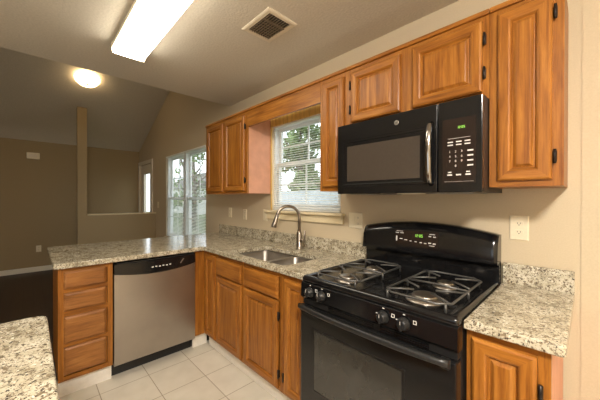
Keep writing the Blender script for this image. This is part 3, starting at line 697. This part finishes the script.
# ================================================================ BLINDS
def blind(x0, x1, z0, z1, y, label, pitch=.021, ang=22):
    t = thing('window_blind', label, 'blind', ((x0+x1)/2, y, z1), group='white slatted window blinds')
    wd = (x1-x0)/2; h = z1-z0
    box('headrail', BLINDM, t, -wd, wd, -.014, .014, -.028, -.001, bev=.003); box('bottom_rail', BLINDM, t, -wd+.002, wd-.002, -.012, .012, -h, -h+.012, bev=.002)
    b = new(); z = -.045; ca, sa = math.cos(math.radians(ang))*.0115, math.sin(math.radians(ang))*.0115
    while z > -h+.02:
        p = [(-ca, sa*-1-.0012), (0, .0006), (ca, sa-.0012)]
        A = [b.verts.new((-wd+.003, q[0], z+q[1])) for q in p]; B = [b.verts.new((wd-.003, q[0], z+q[1])) for q in p]
        for k in (0, 1): b.faces.new((A[k], A[k+1], B[k+1], B[k]))
        z -= pitch
    obj('slats', b, SLATM, t)
    b = new()
    for u in (-.75, .75): tube(b, [(wd*u, -.0135, -.02), (wd*u, -.0135, -h+.01)], .0009, 5); tube(b, [(wd*u, .0135, -.02), (wd*u, .0135, -h+.01)], .0009, 5)
    obj('ladder_cord', b, BLINDM, t)
    return t
blind(W1[0]+.034, W1[1]-.012, W1[2]+.003, W1[3]-.008, .016, 'white slatted blind lowered in the window over the sink')
blind(W2[0]+.012, xm-.006, W2[2]+.02, W2[3]-.003, .008, 'left of the two white blinds in the big dining window')
blind(xm+.006, W2[1]-.012, W2[2]+.02, W2[3]-.003, .008, 'right of the two white blinds in the big dining window, beside the oak cabinet')

# ================================================================ WALL PLATES
def plate(x, z, kind, label, wd=.07, h=.115, y=0, rz=0, loc=None, cat='outlet'):
    t = thing('wall_outlet' if kind == 'o' else 'light_switch', label, cat, loc or (x, y, z), rz, 'ivory wall plates')
    b = new(); rectloft(b, -wd/2, wd/2, -h/2, h/2, [(0, -.0002), (0, -.004), (.004, -.006), (.006, -.006)], back=True); p = obj('plate', b, PLATE, t)
    n = max(1, round(wd/.06)); 
    for k in range(n):
        cx = (k-(n-1)/2)*.046
        if kind == 'o' and (n == 1 or k == 1):
            for zz in (-.021, .021):
                b = new(); loft(b, [[(cx+q[0], -.0058, zz+q[1]) for q in rrect(-.0165, .0165, -.0135, .0135, .008, 0)], [(cx+q[0], -.0075, zz+q[1]) for q in rrect(-.016, .016, -.013, .013, .008, 0)]], smooth=False); s = obj('socket', b, PLATE, t)
                b = new()
                for q in (-.006, .006): bx(b, cx+q-.001, cx+q+.001, -.0079, -.007, zz-.001, zz+.006)
                bx(b, cx-.002, cx+.002, -.0079, -.007, zz-.008, zz-.004); obj('slot', b, SLOT, s)
        else:
            b = new(); bx(b, cx-.016, cx+.016, -.0085, -.005, -.032, .032, bev=.001); obj('rocker', b, PLATE, t)
    return t
plate(-2.69, 1.162, 'o', 'first ivory outlet from the left, under the pink-sided cabinet')
plate(-2.37, 1.150, 'o', 'second ivory outlet from the left, under the pink-sided cabinet')
plate(-1.995, 1.160, 's', 'ivory switch plate at the left end of the window sill behind the faucet', cat='switch')
plate(-.892, 1.168, 'o', 'double ivory wall plate with switch and outlet, left of the stove backguard', wd=.118)
plate(.066, 1.185, 'o', 'ivory outlet right of the stove, above the short granite worktop', wd=.075, h=.12)
plate(-5.32, 1.21, 's', 'ivory light switch on the wall between the far door and the dining window', cat='switch')
plate(0, 0, 'o', 'low outlet on the dark far living room wall', loc=(FAR, -1.62, .42), rz=math.pi/2)
t = thing('chime_box', 'small white box high on the dark far wall', 'wall box', (FAR, -1.69, 2.085), math.pi/2)
box('cover', PLATE, t, -.085, .085, -.05, -.0005, -.055, .055, bev=.008)
box('grille', VENTM, t, -.055, .055, -.052, -.049, -.025, .025, bev=.001)

# ================================================================ CEILING LAMPS AND REGISTER
t = thing('fluorescent_light', 'long glowing fluorescent ceiling light with a wraparound lens', 'ceiling light', (-1.42, -1.21, 2.44)); t.scale = (1, .86, 1)
box('housing', CAPM, t, -.62, .62, -.10, .10, -.03, -.0005)
ring = [(-.116, -.045), (-.116, -.066), (-.108, -.078), (-.08, -.083), (0, -.085), (.08, -.083), (.108, -.078), (.116, -.066), (.116, -.045)]
b = new(); A = [b.verts.new((-.615, y, z)) for y, z in ring]; B = [b.verts.new((.615, y, z)) for y, z in ring]
for k in range(len(ring)-1): b.faces.new((A[k], A[k+1], B[k+1], B[k])).smooth = True
obj('lens', b, LENS, t)
for q in (-1, 1):
    b = new(); pr = [(q*.100, -.004), (q*.122, -.020), (q*.122, -.046), (q*.1165, -.0455), (q*.116, -.024), (q*.100, -.010)]
    A = [b.verts.new((-.615, y, z)) for y, z in pr]; B = [b.verts.new((.615, y, z)) for y, z in pr]
    for k in range(6): b.faces.new((A[k], A[(k+1) % 6], B[(k+1) % 6], B[k]))
    b.faces.new(A); b.faces.new(B[::-1]); obj('side_rail', b, CAPM, t)
for q in (-1, 1):
    b = new(); pr = [(-.124, -.004), (.124, -.004), (.126, -.06), (.118, -.084), (-.118, -.084), (-.126, -.06)]
    A = [b.verts.new((q*.6155, y, z)) for y, z in pr]; B = [b.verts.new((q*.636, y*.98, z*.95)) for y, z in pr]
    for k in range(6): b.faces.new((A[k], A[(k+1) % 6], B[(k+1) % 6], B[k]))
    b.faces.new(B); b.faces.new(A[::-1]); obj('end_cap', b, CAPM, t)
def dome(loc, r, label, mat, cat='ceiling light', tilt=0):
    t = thing('dome_light', label, cat, loc); t.rotation_euler = (0, tilt, 0)
    b = new(); lathe(b, [(r*.6, 0), (r*.66, -.006), (r*.70, -.02), (r*.66, -.024)], (0, 0, -.0005), 32)
    obj('base_ring', b, BRASS, t)
    b = new(); lathe(b, [(r*.66, -.024), (r*.9, -.026), (r, -.032), (r*.97, -.045), (r*.82, -.078), (r*.5, -.108), (r*.2, -.122), (.001, -.125)], (0, 0, 0), 32); obj('glass_dome', b, mat, t)
    b = new(); lathe(b, [(.012, -.124), (.012, -.137), (.006, -.152), (.001, -.155)], (0, 0, 0), 12); obj('finial', b, BRASS, t)
dome((-4.86, -1.12, sl(-4.86)), .155, 'glowing glass dome lamp on the vaulted ceiling at the kitchen ceiling edge', DOMEG, tilt=-math.atan(.44))
dome((.95, -2.1, 2.44), .2, 'unseen dome lamp added behind the camera to fill the kitchen with light', FILLG)
t = thing('ceiling_register', 'square louvred air vent on the ceiling near the fluorescent light', 'air vent', (-1.135, -.62, 2.44))
b = new(); rectloft(b, -.145, .145, -.115, .115, [(0, 0), (0, .004), (.012, .009), (.03, .009), (.034, .003)], fill=False); b.transform(Matrix(((1, 0, 0, 0), (0, 0, 1, 0), (0, -1, 0, 0), (0, 0, 0, 1))))
b.transform(Matrix.Scale(1, 4)); 
for v_ in b.verts: v_.co.z = -abs(v_.co.z)-.0003
obj('frame', b, VENTM, t)
box('duct', DUCT, t, -.112, .112, -.082, .082, -.0025, -.0005)
b = new(); bx(b, .045, .055, -.082, .082, -.010, -.002)
for k in range(9):
    y = -.074+.0185*k; bx(b, -.112, .112, y-.0012, y+.0012, -.010, -.004)
for k in range(6): bx(b, -.09+.025*k-.0008, -.09+.025*k+.0008, -.08, .08, -.009, -.004)
obj('louvres', b, LOUV, t)
